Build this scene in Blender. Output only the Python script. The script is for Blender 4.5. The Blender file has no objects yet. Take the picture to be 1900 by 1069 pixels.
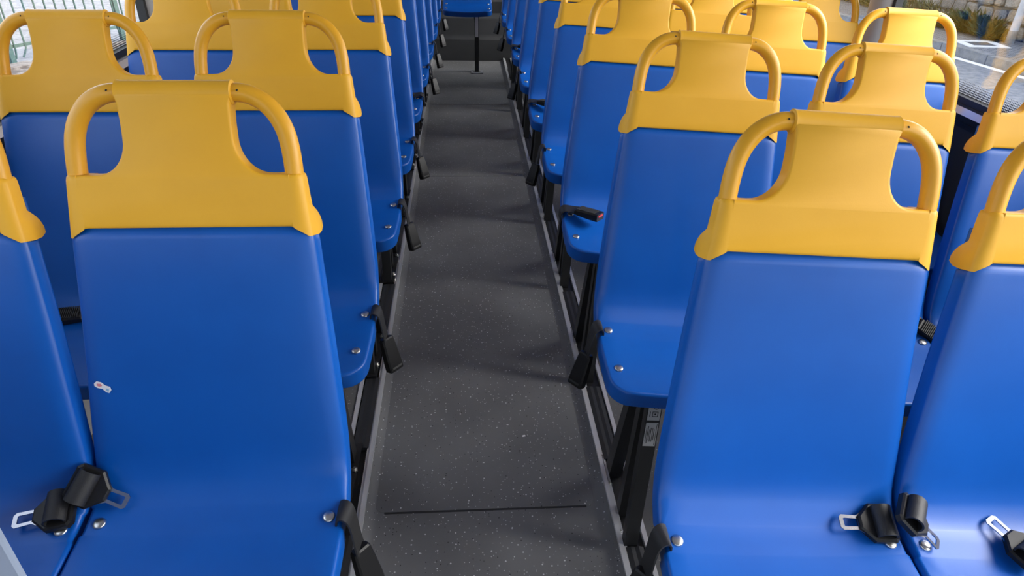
import bpy, bmesh, math, random
from mathutils import Vector, Matrix
from math import sin, cos, pi, radians, sqrt

# ---------------------------------------------------------------- solved layout (metres, bus frame: +Y to the rear)
D = dict(f=1245.1000, pitch=0.5468, roll=0.0277, H=0.5463, colp=0.4946, xL=-0.4952, xR=0.6495, axyaw=0.0804, yawL=-0.0120, yawR=-0.0234, rollL=-0.0090, rollR=0.0452, zR=-0.0215, p=0.7305, y0L=1.0962, y0R=1.0176, x_L0=0.0012, y_L0=0.0068, z_L0=0.0015, yaw_L0=-0.0050, roll_L0=-0.0020, tilt_L0=-0.0005, x_L1=-0.0012, y_L1=-0.0067, z_L1=0.0018, yaw_L1=-0.0060, roll_L1=-0.0020, tilt_L1=0.0039, x_R0=-0.0010, y_R0=0.0089, z_R0=-0.0033, yaw_R0=0.0060, roll_R0=0.0110, tilt_R0=0.0020, x_R1=0.0012, y_R1=0.0013, z_R1=-0.0014, yaw_R1=0.0060, roll_R1=0.0110, tilt_R1=0.0030, x_R2=0.0035, y_R2=-0.0102, z_R2=0.0012, yaw_R2=0.0060, roll_R2=0.0030, tilt_R2=0.0020, dy_L1=0.0099, dy_L2=-0.0111, dy_L3=0.0067, dy_L4=-0.0054, dy_R1=0.0022, dy_R2=-0.0221, dy_R3=0.0160, dy_R4=0.0039)

Z0 = 1.13                      # height of the seat-back seam above the seat platform (z = 0)
SC = bpy.context.scene
COL = SC.collection

# ---------------------------------------------------------------- camera
def Rx(t): return Matrix.Rotation(t, 4, 'X')
def Ry(t): return Matrix.Rotation(t, 4, 'Y')
def Rz(t): return Matrix.Rotation(t, 4, 'Z')
def T(x, y, z): return Matrix.Translation((x, y, z))
cam_data = bpy.data.cameras.new('camera')
cam = bpy.data.objects.new('camera', cam_data)
COL.objects.link(cam)
cam_data.sensor_fit = 'HORIZONTAL'
cam_data.sensor_width = 36.0
cam_data.lens = D['f'] / 1900 * 36.0
cam_data.clip_start = 0.02
cam.matrix_world = T(0, 0, D['H'] + Z0) @ Rz(-D['axyaw']) @ Rx(pi / 2 - D['pitch']) @ Rz(D['roll'])
SC.camera = cam

# ---------------------------------------------------------------- world, exposure
w = bpy.data.worlds.new('sky')
SC.world = w
w.use_nodes = True
nt = w.node_tree
nt.nodes.clear()
sky = nt.nodes.new('ShaderNodeTexSky')
sky.sky_type = 'NISHITA'
sky.sun_disc = False
sky.sun_elevation = radians(38)
sky.sun_rotation = radians(100)
sky.dust_density = 3.0
hsv = nt.nodes.new('ShaderNodeHueSaturation')
hsv.inputs['Saturation'].default_value = 0.35
bg = nt.nodes.new('ShaderNodeBackground')
bg.inputs['Strength'].default_value = 0.55
wo = nt.nodes.new('ShaderNodeOutputWorld')
nt.links.new(sky.outputs[0], hsv.inputs['Color'])
nt.links.new(hsv.outputs[0], bg.inputs['Color'])
nt.links.new(bg.outputs[0], wo.inputs['Surface'])
vs = SC.view_settings
vs.view_transform = 'Standard'
vs.look = 'None'
vs.gamma = 1.0
vs.use_curve_mapping = False
vs.exposure = 0.85
SC.cycles.max_bounces = 10
SC.cycles.diffuse_bounces = 5
SC.cycles.transparent_max_bounces = 16

# ---------------------------------------------------------------- materials
def mat(name, col, rough=0.5, metal=0.0, spec=0.5, bump=None, var=None):
    m = bpy.data.materials.new(name)
    m.use_nodes = True
    n = m.node_tree.nodes; l = m.node_tree.links
    b = n['Principled BSDF']
    b.inputs['Base Color'].default_value = (*col, 1)
    b.inputs['Roughness'].default_value = rough
    b.inputs['Metallic'].default_value = metal
    b.inputs['Specular IOR Level'].default_value = spec
    tc = n.new('ShaderNodeTexCoord')
    if bump:
        tx = n.new('ShaderNodeTexNoise'); tx.inputs['Scale'].default_value = bump[0]; tx.inputs['Detail'].default_value = 3
        bp = n.new('ShaderNodeBump'); bp.inputs['Strength'].default_value = bump[1]; bp.inputs['Distance'].default_value = bump[2]
        l.new(tc.outputs['Object'], tx.inputs['Vector']); l.new(tx.outputs['Fac'], bp.inputs['Height']); l.new(bp.outputs[0], b.inputs['Normal'])
    if var:   # (scale, second colour, low, high)
        tx = n.new('ShaderNodeTexNoise'); tx.inputs['Scale'].default_value = var[0]; tx.inputs['Detail'].default_value = 6
        rp = n.new('ShaderNodeValToRGB')
        rp.color_ramp.elements[0].position = var[2]; rp.color_ramp.elements[1].position = var[3]
        rp.color_ramp.elements[0].color = (*col, 1); rp.color_ramp.elements[1].color = (*var[1], 1)
        l.new(tc.outputs['Object'], tx.inputs['Vector']); l.new(tx.outputs['Fac'], rp.inputs['Fac']); l.new(rp.outputs['Color'], b.inputs['Base Color'])
    return m

M = {}
M['blue'] = mat('blue moulded plastic', (0.001, 0.080, 0.385), 0.38, spec=0.42, bump=(420, 0.12, 0.0006), var=(7, (0.0015, 0.090, 0.42), 0.35, 0.7))
M['yellow'] = mat('yellow moulded plastic', (0.75, 0.385, 0.020), 0.45, spec=0.35, bump=(420, 0.12, 0.0006), var=(9, (0.79, 0.415, 0.026), 0.3, 0.7))
M['yellow_tube'] = mat('yellow plastic tube', (0.75, 0.372, 0.020), 0.36, spec=0.42, bump=(300, 0.05, 0.0005))
M['black'] = mat('black plastic', (0.010, 0.010, 0.011), 0.36, spec=0.3)
M['steel'] = mat('black painted steel', (0.012, 0.012, 0.013), 0.42)
M['web'] = mat('black belt webbing', (0.012, 0.012, 0.013), 0.5, bump=(900, 0.5, 0.001))
M['rubber'] = mat('black rubber', (0.018, 0.019, 0.021), 0.45, bump=(60, 0.2, 0.002))
M['chrome'] = mat('chromed steel', (0.45, 0.46, 0.50), 0.22, 1.0)
M['zinc'] = mat('zinc bolt', (0.62, 0.62, 0.60), 0.28, 1.0)
M['alu'] = mat('brushed aluminium', (0.74, 0.75, 0.77), 0.36, 0.55, bump=(120, 0.1, 0.001))
M['red'] = mat('red push button', (0.6, 0.03, 0.03), 0.35)
M['label'] = mat('pale printed label', (0.42, 0.42, 0.42), 0.5)
M['print'] = mat('black label print', (0.02, 0.02, 0.02), 0.6)
M['white'] = mat('white sticker paper', (0.75, 0.75, 0.78), 0.5)
M['pink'] = mat('faded red print', (0.62, 0.22, 0.26), 0.5)
M['teal'] = mat('faded blue print', (0.25, 0.42, 0.60), 0.5)
M['wall'] = mat('dark grey wall lining', (0.022, 0.022, 0.024), 0.55, bump=(200, 0.2, 0.001))
M['grey'] = mat('grey wall lining', (0.28, 0.28, 0.29), 0.5)
M['ceil'] = mat('off white ceiling lining', (0.80, 0.80, 0.79), 0.5)
M['pillar'] = mat('grey beige pillar lining', (0.42, 0.40, 0.38), 0.42)
M['fence'] = mat('dark green fence paint', (0.035, 0.075, 0.068), 0.5, var=(30, (0.07, 0.11, 0.095), 0.4, 0.7))
M['asphalt'] = mat('grey asphalt', (0.11, 0.116, 0.128), 0.9, bump=(40, 0.7, 0.02), var=(9, (0.19, 0.196, 0.21), 0.35, 0.65))
M['line'] = mat('white road paint', (0.62, 0.62, 0.62), 0.7, var=(12, (0.42, 0.42, 0.42), 0.55, 0.8))
M['kerb'] = mat('grey kerb stone', (0.15, 0.15, 0.15), 0.85, bump=(30, 0.5, 0.02), var=(9, (0.23, 0.23, 0.225), 0.35, 0.7))
M['mortar'] = mat('grey brown mortar', (0.12, 0.11, 0.095), 0.95, bump=(20, 0.6, 0.03))
M['pale'] = mat('pale concrete ground', (0.15, 0.155, 0.17), 0.9, bump=(9, 0.8, 0.05), var=(5, (0.23, 0.235, 0.25), 0.35, 0.7))
M['brown'] = mat('weathered brown stone', (0.08, 0.065, 0.055), 0.9, bump=(14, 0.6, 0.03), var=(8, (0.19, 0.17, 0.155), 0.4, 0.62))
M['leaf'] = mat('dull green leaves', (0.030, 0.058, 0.025), 0.6, var=(4, (0.085, 0.10, 0.04), 0.35, 0.7))
M['straw'] = mat('dry grass blades', (0.13, 0.125, 0.060), 0.7, var=(5, (0.075, 0.095, 0.035), 0.35, 0.65))
M['post'] = mat('pale painted post', (0.42, 0.45, 0.50), 0.45, var=(6, (0.34, 0.37, 0.42), 0.4, 0.7))
M['iron'] = mat('dark cast iron', (0.09, 0.085, 0.08), 0.7, bump=(60, 0.5, 0.01))
M['pad'] = mat('pale metal foot pad', (0.45, 0.47, 0.52), 0.4, 0.6)
STONES = [mat('stone tone', c, 0.95, bump=(16, 0.8, 0.05), var=(9, tuple(min(1, x * 1.6) for x in c), 0.35, 0.7))
          for c in ((0.19, 0.185, 0.172), (0.24, 0.225, 0.20), (0.16, 0.155, 0.15), (0.22, 0.195, 0.16))]

def vinyl(name, base, worn, speck):
    m = mat(name, base, 0.52, bump=(500, 0.15, 0.0005))
    n = m.node_tree.nodes; l = m.node_tree.links; b = n['Principled BSDF']
    tc = n.new('ShaderNodeTexCoord')
    ns = n.new('ShaderNodeTexNoise'); ns.inputs['Scale'].default_value = 2.2; ns.inputs['Detail'].default_value = 5
    rp = n.new('ShaderNodeValToRGB'); rp.color_ramp.elements[0].position = 0.36; rp.color_ramp.elements[1].position = 0.68
    rp.color_ramp.elements[0].color = (*base, 1); rp.color_ramp.elements[1].color = (*worn, 1)
    l.new(tc.outputs['Object'], ns.inputs['Vector']); l.new(ns.outputs['Fac'], rp.inputs['Fac'])
    last = rp.outputs['Color']
    for sc_, thr, keep, colr in ((75, 0.19, 0.84, speck), (95, 0.17, 0.82, (0.012, 0.012, 0.012)), (140, 0.24, 0.86, tuple(x * 0.8 for x in speck))):
        v = n.new('ShaderNodeTexVoronoi'); v.inputs['Scale'].default_value = sc_; v.inputs['Randomness'].default_value = 1
        l.new(tc.outputs['Object'], v.inputs['Vector'])
        a = n.new('ShaderNodeMath'); a.operation = 'LESS_THAN'; a.inputs[1].default_value = thr
        l.new(v.outputs['Distance'], a.inputs[0])
        sp = n.new('ShaderNodeSeparateColor'); l.new(v.outputs['Color'], sp.inputs[0])
        g = n.new('ShaderNodeMath'); g.operation = 'GREATER_THAN'; g.inputs[1].default_value = keep
        l.new(sp.outputs[0], g.inputs[0])
        mu = n.new('ShaderNodeMath'); mu.operation = 'MULTIPLY'; l.new(a.outputs[0], mu.inputs[0]); l.new(g.outputs[0], mu.inputs[1])
        mx = n.new('ShaderNodeMix'); mx.data_type = 'RGBA'
        l.new(mu.outputs[0], mx.inputs[0]); l.new(last, mx.inputs[6]); mx.inputs[7].default_value = (*colr, 1)
        last = mx.outputs[2]
    l.new(last, b.inputs['Base Color'])
    return m
M['vinyl'] = vinyl('dark speckled vinyl', (0.118, 0.120, 0.124), (0.185, 0.188, 0.193), (0.60, 0.61, 0.62))
M['vinyl2'] = vinyl('grey speckled platform vinyl', (0.10, 0.10, 0.10), (0.13, 0.13, 0.13), (0.35, 0.35, 0.35))
M['lino'] = mat('dark grey step covering', (0.040, 0.042, 0.045), 0.42, bump=(30, 0.15, 0.004), var=(3, (0.055, 0.057, 0.06), 0.4, 0.7))

def glass_mat(name, tint, gloss):
    m = bpy.data.materials.new(name); m.use_nodes = True
    n = m.node_tree.nodes; l = m.node_tree.links; n.clear()
    o = n.new('ShaderNodeOutputMaterial'); mx = n.new('ShaderNodeMixShader')
    t = n.new('ShaderNodeBsdfTransparent'); t.inputs[0].default_value = (*tint, 1)
    g = n.new('ShaderNodeBsdfGlossy'); g.inputs['Roughness'].default_value = 0.02
    mx.inputs[0].default_value = gloss
    l.new(t.outputs[0], mx.inputs[1]); l.new(g.outputs[0], mx.inputs[2]); l.new(mx.outputs[0], o.inputs[0])
    return m
M['glass'] = glass_mat('window glass', (0.97, 0.98, 0.98), 0.05)

def frosted():
    m = mat('pale frosted polycarbonate', (0.42, 0.50, 0.66), 0.3)
    m.node_tree.nodes['Principled BSDF'].inputs['Transmission Weight'].default_value = 0.35
    return m
M['frost'] = frosted()

def frit_mat():      # printed ceramic dots on glass, denser towards the lower edge
    m = bpy.data.materials.new('black frit dots'); m.use_nodes = True
    n = m.node_tree.nodes; l = m.node_tree.links; n.clear()
    o = n.new('ShaderNodeOutputMaterial'); mx = n.new('ShaderNodeMixShader')
    t = n.new('ShaderNodeBsdfTransparent'); d = n.new('ShaderNodeBsdfPrincipled')
    d.inputs['Base Color'].default_value = (0.012, 0.012, 0.012, 1); d.inputs['Roughness'].default_value = 0.4
    tc = n.new('ShaderNodeTexCoord'); sx = n.new('ShaderNodeSeparateXYZ'); l.new(tc.outputs['Object'], sx.inputs[0])
    def cell(out, k):
        a = n.new('ShaderNodeMath'); a.operation = 'MULTIPLY'; a.inputs[1].default_value = k; l.new(out, a.inputs[0])
        f = n.new('ShaderNodeMath'); f.operation = 'FRACT'; l.new(a.outputs[0], f.inputs[0])
        s = n.new('ShaderNodeMath'); s.operation = 'SUBTRACT'; s.inputs[1].default_value = 0.5; l.new(f.outputs[0], s.inputs[0])
        q = n.new('ShaderNodeMath'); q.operation = 'POWER'; q.inputs[1].default_value = 2; l.new(s.outputs[0], q.inputs[0])
        return q.outputs[0]
    a = n.new('ShaderNodeMath'); a.operation = 'ADD'
    l.new(cell(sx.outputs[1], 130), a.inputs[0]); l.new(cell(sx.outputs[2], 130), a.inputs[1])
    thr = n.new('ShaderNodeMapRange'); thr.inputs[1].default_value = 0.0; thr.inputs[2].default_value = 0.055
    thr.inputs[3].default_value = 0.24; thr.inputs[4].default_value = 0.012
    l.new(sx.outputs[2], thr.inputs[0])
    c = n.new('ShaderNodeMath'); c.operation = 'LESS_THAN'; l.new(a.outputs[0], c.inputs[0]); l.new(thr.outputs[0], c.inputs[1])
    l.new(c.outputs[0], mx.inputs[0]); l.new(t.outputs[0], mx.inputs[1]); l.new(d.outputs[0], mx.inputs[2]); l.new(mx.outputs[0], o.inputs[0])
    return m
M['frit'] = frit_mat()

def brick_mat():
    m = mat('grey paving bricks', (0.24, 0.24, 0.245), 0.9)
    n = m.node_tree.nodes; l = m.node_tree.links; b = n['Principled BSDF']
    tc = n.new('ShaderNodeTexCoord')
    mp = n.new('ShaderNodeMapping'); mp.inputs['Rotation'].default_value = (0, 0, 0.3)
    bt = n.new('ShaderNodeTexBrick'); bt.inputs['Scale'].default_value = 4.5
    bt.inputs['Color1'].default_value = (0.15, 0.15, 0.155, 1); bt.inputs['Color2'].default_value = (0.24, 0.24, 0.245, 1)
    bt.inputs['Mortar'].default_value = (0.05, 0.05, 0.05, 1); bt.inputs['Mortar Size'].default_value = 0.035
    bp = n.new('ShaderNodeBump'); bp.inputs['Strength'].default_value = 0.6; bp.inputs['Distance'].default_value = 0.01; bp.invert = True
    l.new(tc.outputs['Object'], mp.inputs[0]); l.new(mp.outputs[0], bt.inputs[0])
    l.new(bt.outputs['Color'], b.inputs['Base Color']); l.new(bt.outputs['Fac'], bp.inputs['Height']); l.new(bp.outputs[0], b.inputs['Normal'])
    return m
M['paver'] = brick_mat()

# ---------------------------------------------------------------- mesh helpers
def mesh(name, verts, faces, m, smooth=False, merge=0):
    me = bpy.data.meshes.new(name)
    me.from_pydata([tuple(v) for v in verts], [], faces)
    me.update()
    bm = bmesh.new(); bm.from_mesh(me)
    if merge: bmesh.ops.remove_doubles(bm, verts=bm.verts, dist=merge)
    bmesh.ops.recalc_face_normals(bm, faces=bm.faces); bm.to_mesh(me); bm.free()
    if smooth is not False:
        for p in me.polygons: p.use_smooth = True
        if smooth is not True: me.set_sharp_from_angle(angle=radians(smooth))
    me.materials.append(m)
    return me

def join(*parts):
    V, F = [], []
    for v, f in parts:
        k = len(V); V += [Vector(x) for x in v]; F += [tuple(i + k for i in q) for q in f]
    return V, F

def xf(part, Mx): return [Mx @ Vector(v) for v in part[0]], part[1]

def box(cx, cy, cz, sx, sy, sz):
    V = [(cx + a * sx / 2, cy + b * sy / 2, cz + c * sz / 2) for a in (-1, 1) for b in (-1, 1) for c in (-1, 1)]
    F = [(0, 1, 3, 2), (4, 6, 7, 5), (0, 4, 5, 1), (2, 3, 7, 6), (0, 2, 6, 4), (1, 5, 7, 3)]
    return V, F

def span(x0, x1, y0, y1, z0, z1): return box((x0 + x1) / 2, (y0 + y1) / 2, (z0 + z1) / 2, abs(x1 - x0), abs(y1 - y0), abs(z1 - z0))

def rbox(sx, sy, sz, r, n=3):
    """box with a rounded outline in XY and softened top and bottom rims, centred on the origin"""
    e = min(r * 0.5, sz * 0.3)
    out = []
    for inset, z in ((e, -sz / 2), (0, -sz / 2 + e), (0, sz / 2 - e), (e, sz / 2)):
        ring = []
        hx, hy = sx / 2 - inset, sy / 2 - inset; rr = max(r - inset, 0.0006)
        for qx, qy, a0 in ((1, 1, 0), (-1, 1, pi / 2), (-1, -1, pi), (1, -1, 1.5 * pi)):
            for i in range(n + 1):
                a = a0 + pi / 2 * i / n
                ring.append((qx * (hx - rr) + rr * cos(a), qy * (hy - rr) + rr * sin(a), z))
        out.append(ring)
    return rings(out, cap=True)

def rings(rs, cap=True, closed=True):
    n = len(rs[0]); V = [v for r in rs for v in r]; F = []
    for i in range(len(rs) - 1):
        for j in range(n if closed else n - 1):
            a, b = i * n + j, i * n + (j + 1) % n
            F.append((a, b, b + n, a + n))
    if cap:
        F.append(tuple(range(n - 1, -1, -1))); F.append(tuple(range((len(rs) - 1) * n, len(rs) * n)))
    return V, F

def tube(path, r, n=12, cap=True):
    P = [Vector(p) for p in path]; rs = []; prev = None
    for i, p in enumerate(P):
        t = (P[min(i + 1, len(P) - 1)] - P[max(i - 1, 0)]).normalized()
        if prev is None:
            u = t.orthogonal().normalized()
        else:
            u = (prev - t * prev.dot(t)).normalized()
        prev = u; v = t.cross(u)
        rad = r[i] if isinstance(r, (list, tuple)) else r
        rs.append([p + (u * cos(2 * pi * k / n) + v * sin(2 * pi * k / n)) * rad for k in range(n)])
    return rings(rs, cap)

def bar(a, b, wx, wy):
    """straight rectangular bar from a to b, wx across X and wy across Y"""
    a, b = Vector(a), Vector(b)
    o = [(-wx / 2, -wy / 2, 0), (wx / 2, -wy / 2, 0), (wx / 2, wy / 2, 0), (-wx / 2, wy / 2, 0)]
    return rings([[a + Vector(q) for q in o], [b + Vector(q) for q in o]])

def ribbon(path, wdir, width, th):
    """flat strip along a path; wdir is the width direction"""
    P = [Vector(p) for p in path]; W = Vector(wdir).normalized(); rs = []
    for i, p in enumerate(P):
        t = (P[min(i + 1, len(P) - 1)] - P[max(i - 1, 0)]).normalized()
        ww = (W - t * W.dot(t)).normalized(); nn = t.cross(ww)
        rs.append([p + ww * (sx * width / 2) + nn * (sy * th / 2) for sx, sy in ((-1, -1), (1, -1), (1, 1), (-1, 1))])
    return rings(rs)

def plate(outline, th, hole=None):
    """flat plate in XY of thickness th (centred on z=0); hole has the same number of points as outline"""
    n = len(outline); V = []; F = []
    for z in (-th / 2, th / 2):
        V += [(x, y, z) for x, y in outline]
    if hole is None:
        F = [tuple(range(n - 1, -1, -1)), tuple(range(n, 2 * n))]
        F += [(i, (i + 1) % n, n + (i + 1) % n, n + i) for i in range(n)]
    else:
        for z in (-th / 2, th / 2):
            V += [(x, y, z) for x, y in hole]
        for i in range(n):
            j = (i + 1) % n
            F += [(i, j, n + j, n + i), (2 * n + j, 2 * n + i, 3 * n + i, 3 * n + j), (n + i, n + j, 3 * n + j, 3 * n + i), (j, i, 2 * n + i, 2 * n + j)]
    return V, F

def dome(r, h, n=16, k=4, flat=0.0):
    rs = []
    for i in range(k + 1):
        a = pi / 2 * i / k
        rs.append([(max(r * cos(a), 0.0004) * cos(2 * pi * j / n), max(r * cos(a), 0.0004) * sin(2 * pi * j / n), flat + h * sin(a)) for j in range(n)])
    rs.insert(0, [(r * cos(2 * pi * j / n), r * sin(2 * pi * j / n), -0.004) for j in range(n)])
    return rings(rs)

def add(name, me, parent=None, Mx=None, **props):
    o = bpy.data.objects.new(name, me)
    COL.objects.link(o)
    if parent is not None: o.parent = parent
    if Mx is not None: o.matrix_local = Mx
    for k, v in props.items(): o[k] = v
    return o

def struct(name, me, Mx=None): return add(name, me, None, Mx, kind='structure')

# ================================================================ SETTING
Y0, Y1 = -5.5, 8.7
XL, XR = -1.30, 1.905
AZ = -0.03                                    # aisle floor
TL, TR = -0.325, 0.445                        # aisle edges
CEIL = 2.25
RISER = 7.58
# ---- floor: aisle vinyl with coved edges, cut into sheets
def aisle_sheet(y0, y1, dz, inset, rc):
    """one sheet of the aisle vinyl; the cove runs up both sides when inset is 0"""
    V = []; xs = []
    cove = 0.045
    for i in range(6):
        a = pi / 2 * i / 5
        xs.append((TL + cove * (i / 5) ** 1.4, AZ + 0.03 * (1 - sin(a))))
    xs += [(TL + 0.1 + (TR - TL - 0.2) * i / 6, AZ) for i in range(7)]
    for i in range(5, -1, -1):
        a = pi / 2 * i / 5
        xs.append((TR - 0.055 * (i / 5) ** 1.4, AZ + 0.03 * (1 - sin(a))))
    ny = max(2, int((y1 - y0) / 0.4))
    rs = []
    for k in range(ny + 1):
        y = y0 + (y1 - y0) * k / ny
        rs.append([(x, y, z + dz) for x, z in xs])
    return rings(rs, cap=False, closed=False)
floor = struct('floor', mesh('floor', *aisle_sheet(Y0, RISER + 0.02, 0.0, 0, 0), M['vinyl'], 40))
def mat_sheet(x0, x1, y0, y1, r, z0, z1):
    return xf(rbox(x1 - x0, y1 - y0, z1 - z0, r, 5), T((x0 + x1) / 2, (y0 + y1) / 2, (z0 + z1) / 2))
for yj in (1.449, 4.2375, 5.9025): add('joint_strip', mesh('joint_strip', *span(TL + 0.06, TR - 0.07, yj - 0.004, yj + 0.004, AZ - 0.004, AZ + 0.0008), M['rubber']), floor)
for y0, y1 in ((1.452, 4.235), (4.240, 5.9), (5.905, RISER - 0.06)):
    add('floor_sheet', mesh('floor_sheet', *mat_sheet(TL + 0.028, TR - 0.04, y0, y1, 0.03, AZ - 0.004, AZ + 0.0022), M['vinyl'], 40), floor)
struct('floor_left', mesh('floor_left', *span(XL - 0.05, TL - 0.086, Y0, Y1, -0.06, -0.002), M['vinyl2']))
struct('floor_right', mesh('floor_right', *span(TR + 0.086, XR + 0.05, Y0, Y1, -0.06, -0.002), M['vinyl2']))
# ---- seat rails along both aisle edges
PITCH = D['p']
def row_y(side, r): return D['y0' + side] + (r - 1) * PITCH + D.get('dy_%s%d' % (side, r), 0)
def rail(name, side, xe, s):
    """xe = aisle edge; s = +1 when the platform lies towards +X"""
    root = struct(name, mesh(name, *span(xe + s * 0.010, xe + s * 0.078, Y0, RISER, -0.05, -0.012), M['steel']))
    lip = [span(xe - s * 0.004, xe + s * 0.010, Y0, RISER, -0.045, 0.004), span(xe + s * 0.010, xe + s * 0.020, Y0, RISER, -0.03, -0.002)]
    add('edge_strip', mesh('edge_strip', *join(*lip), M['alu']), root)
    add('edge_strip', mesh('edge_strip', *span(xe + s * 0.074, xe + s * 0.088, Y0, RISER, -0.045, 0.003), M['alu']), root)
    for r in range(0, 10):
        # rubber filler between the feet of neighbouring seats
        a = row_y(side, r) + 0.60; b = row_y(side, r) + PITCH + 0.25
        if b > RISER: continue
        prof = [(0.014, -0.012), (0.016, -0.001), (0.030, 0.002), (0.042, 0.0), (0.054, 0.002), (0.068, -0.001), (0.072, -0.012)]
        rs = [[(xe + s * u, y, z) for u, z in prof] for y in (a, b)]
        add('rubber_filler', mesh('rubber_filler', *rings(rs), M['rubber']), root)
rail('trim_1', 'L', TL, -1)
rail('trim_2', 'R', TR, 1)
# ---- step at the rear end of the aisle
prof = [(RISER, AZ - 0.02), (RISER, 0.13), (RISER + 0.01, 0.19), (RISER + 0.035, 0.215), (RISER + 0.05, 0.24), (RISER + 0.055, 0.385), (RISER + 0.065, 0.40), (RISER + 0.09, 0.402), (RISER + 0.38, 0.402), (RISER + 0.38, AZ - 0.02)]
rs = [[(x, y, z) for y, z in prof] for x in (TL - 0.09, TR + 0.09)]
struct('step', mesh('step', *rings(rs), M['lino'], 35))
rs = [[(x, y, z) for y, z in ((RISER + 0.38, 0.3), (RISER + 0.38, 0.52), (RISER + 0.42, 0.56), (Y1, 0.56), (Y1, 0.3))] for x in (XL, XR)]
struct('step_rear', mesh('step_rear', *rings(rs), M['lino'], 35))
# ---- walls, windows, ceiling
SILL = {'L': 1.075, 'R': 1.000}
HEAD = 2.02
struct('ceiling', mesh('ceiling', *span(XL - 0.05, XR + 0.05, Y0, Y1 + 0.05, CEIL, CEIL + 0.05), M['ceil']))
struct('wall_back', mesh('wall_back', *join(span(XL, XR, Y1, Y1 + 0.05, -0.06, CEIL)), M['wall']))
PIL = [-4.44, -2.92, -1.40, 0.12, 1.64, 3.165, 4.69, 6.21, 7.73]
wn = 0
for side, X, s in (('L', XL, -1), ('R', XR, 1)):
    nm = 'left' if s < 0 else 'right'
    z = SILL[side]
    struct('wall_' + nm, mesh('wall_' + nm, *span(X, X + s * 0.05, Y0, Y1, -0.06, z - 0.095), M['wall'] if s > 0 else M['grey']))
    struct('wall_%s_header' % nm, mesh('wall_header', *span(X, X + s * 0.05, Y0, Y1, HEAD, CEIL), M['ceil']))
    # sill: black rubber strip, bright aluminium ledge, grey strip, gasket under the glass
    t = struct('trim_%d' % (3 if s < 0 else 4), mesh('sill_backing', *span(X + s * 0.004, X + s * 0.05, Y0, Y1, z - 0.095, z - 0.02), M['grey' if s < 0 else 'wall']))
    add('rubber_strip', mesh('rubber_strip', *join(span(X - s * 0.006, X + s * 0.004, Y0, Y1, z - 0.095, z - 0.052), span(X - s * 0.009, X - s * 0.004, Y0, Y1, z - 0.077, z - 0.074)), M['black']), t)
    rs = [[(X + s * a, y, z + b) for a, b in ((-0.006, -0.052), (0.004, -0.028), (0.014, -0.020), (0.02, -0.052))] for y in (Y0, Y1)]
    add('aluminium_ledge', mesh('aluminium_ledge', *rings(rs), M['alu']), t)
    add('gasket', mesh('gasket', *span(X + s * 0.010, X + s * 0.046, Y0, Y1, z - 0.02, z + 0.004), M['rubber']), t)
    for i, y in enumerate(PIL):
        hw = 0.07
        # pillar with rounded inner cover
        o = [(-hw, 0.05), (-hw, 0.0), (-hw + 0.012, -0.022), (-hw + 0.035, -0.032), (0, -0.035), (hw - 0.035, -0.032), (hw - 0.012, -0.022), (hw, 0.0), (hw, 0.05)]
        rs = [[(X + s * q, y + p, zz) for p, q in o] for zz in (z - 0.02, HEAD)]
        p_ = struct('pillar', mesh('pillar', *rings(rs), M['pillar'], 40))
        add('gasket', mesh('gasket', *join(span(X + s * 0.012, X + s * 0.045, y - hw - 0.022, y - hw + 0.002, z, HEAD), span(X + s * 0.012, X + s * 0.045, y + hw - 0.002, y + hw + 0.022, z, HEAD)), M['rubber']), p_)
    ends = PIL + [Y1]
    for a, b in zip(ends[:-1], ends[1:]):
        wn += 1
        wd = struct('window_%d' % wn, mesh('window_head', *span(X + s * 0.012, X + s * 0.046, a + 0.07, b - 0.07, HEAD - 0.025, HEAD + 0.005), M['rubber']))
        add('glass_pane', mesh('glass_pane', *span(X + s * 0.030, X + s * 0.035, a + 0.07, b - 0.07, z, HEAD), M['glass']), wd)
        V = [(X + s * 0.0285, a + 0.09, 0), (X + s * 0.0285, b - 0.09, 0), (X + s * 0.0285, b - 0.09, 0.055), (X + s * 0.0285, a + 0.09, 0.055)]
        add('frit_band', mesh('frit_band', V, [(0, 1, 2, 3)], M['frit']), wd, T(0, 0, z + 0.003))

# ================================================================ SEAT
A = radians(14.7)
SHX = Vector((0, 0.25, Z0))      # seat root sits on the platform below the seam; meshes are shifted by this
def rec(x, h, q):                # reclined coordinates: h up along the back, q depth behind its face
    return Vector((x, h * sin(A) + q * cos(A), h * cos(A) - q * sin(A)))

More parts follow.
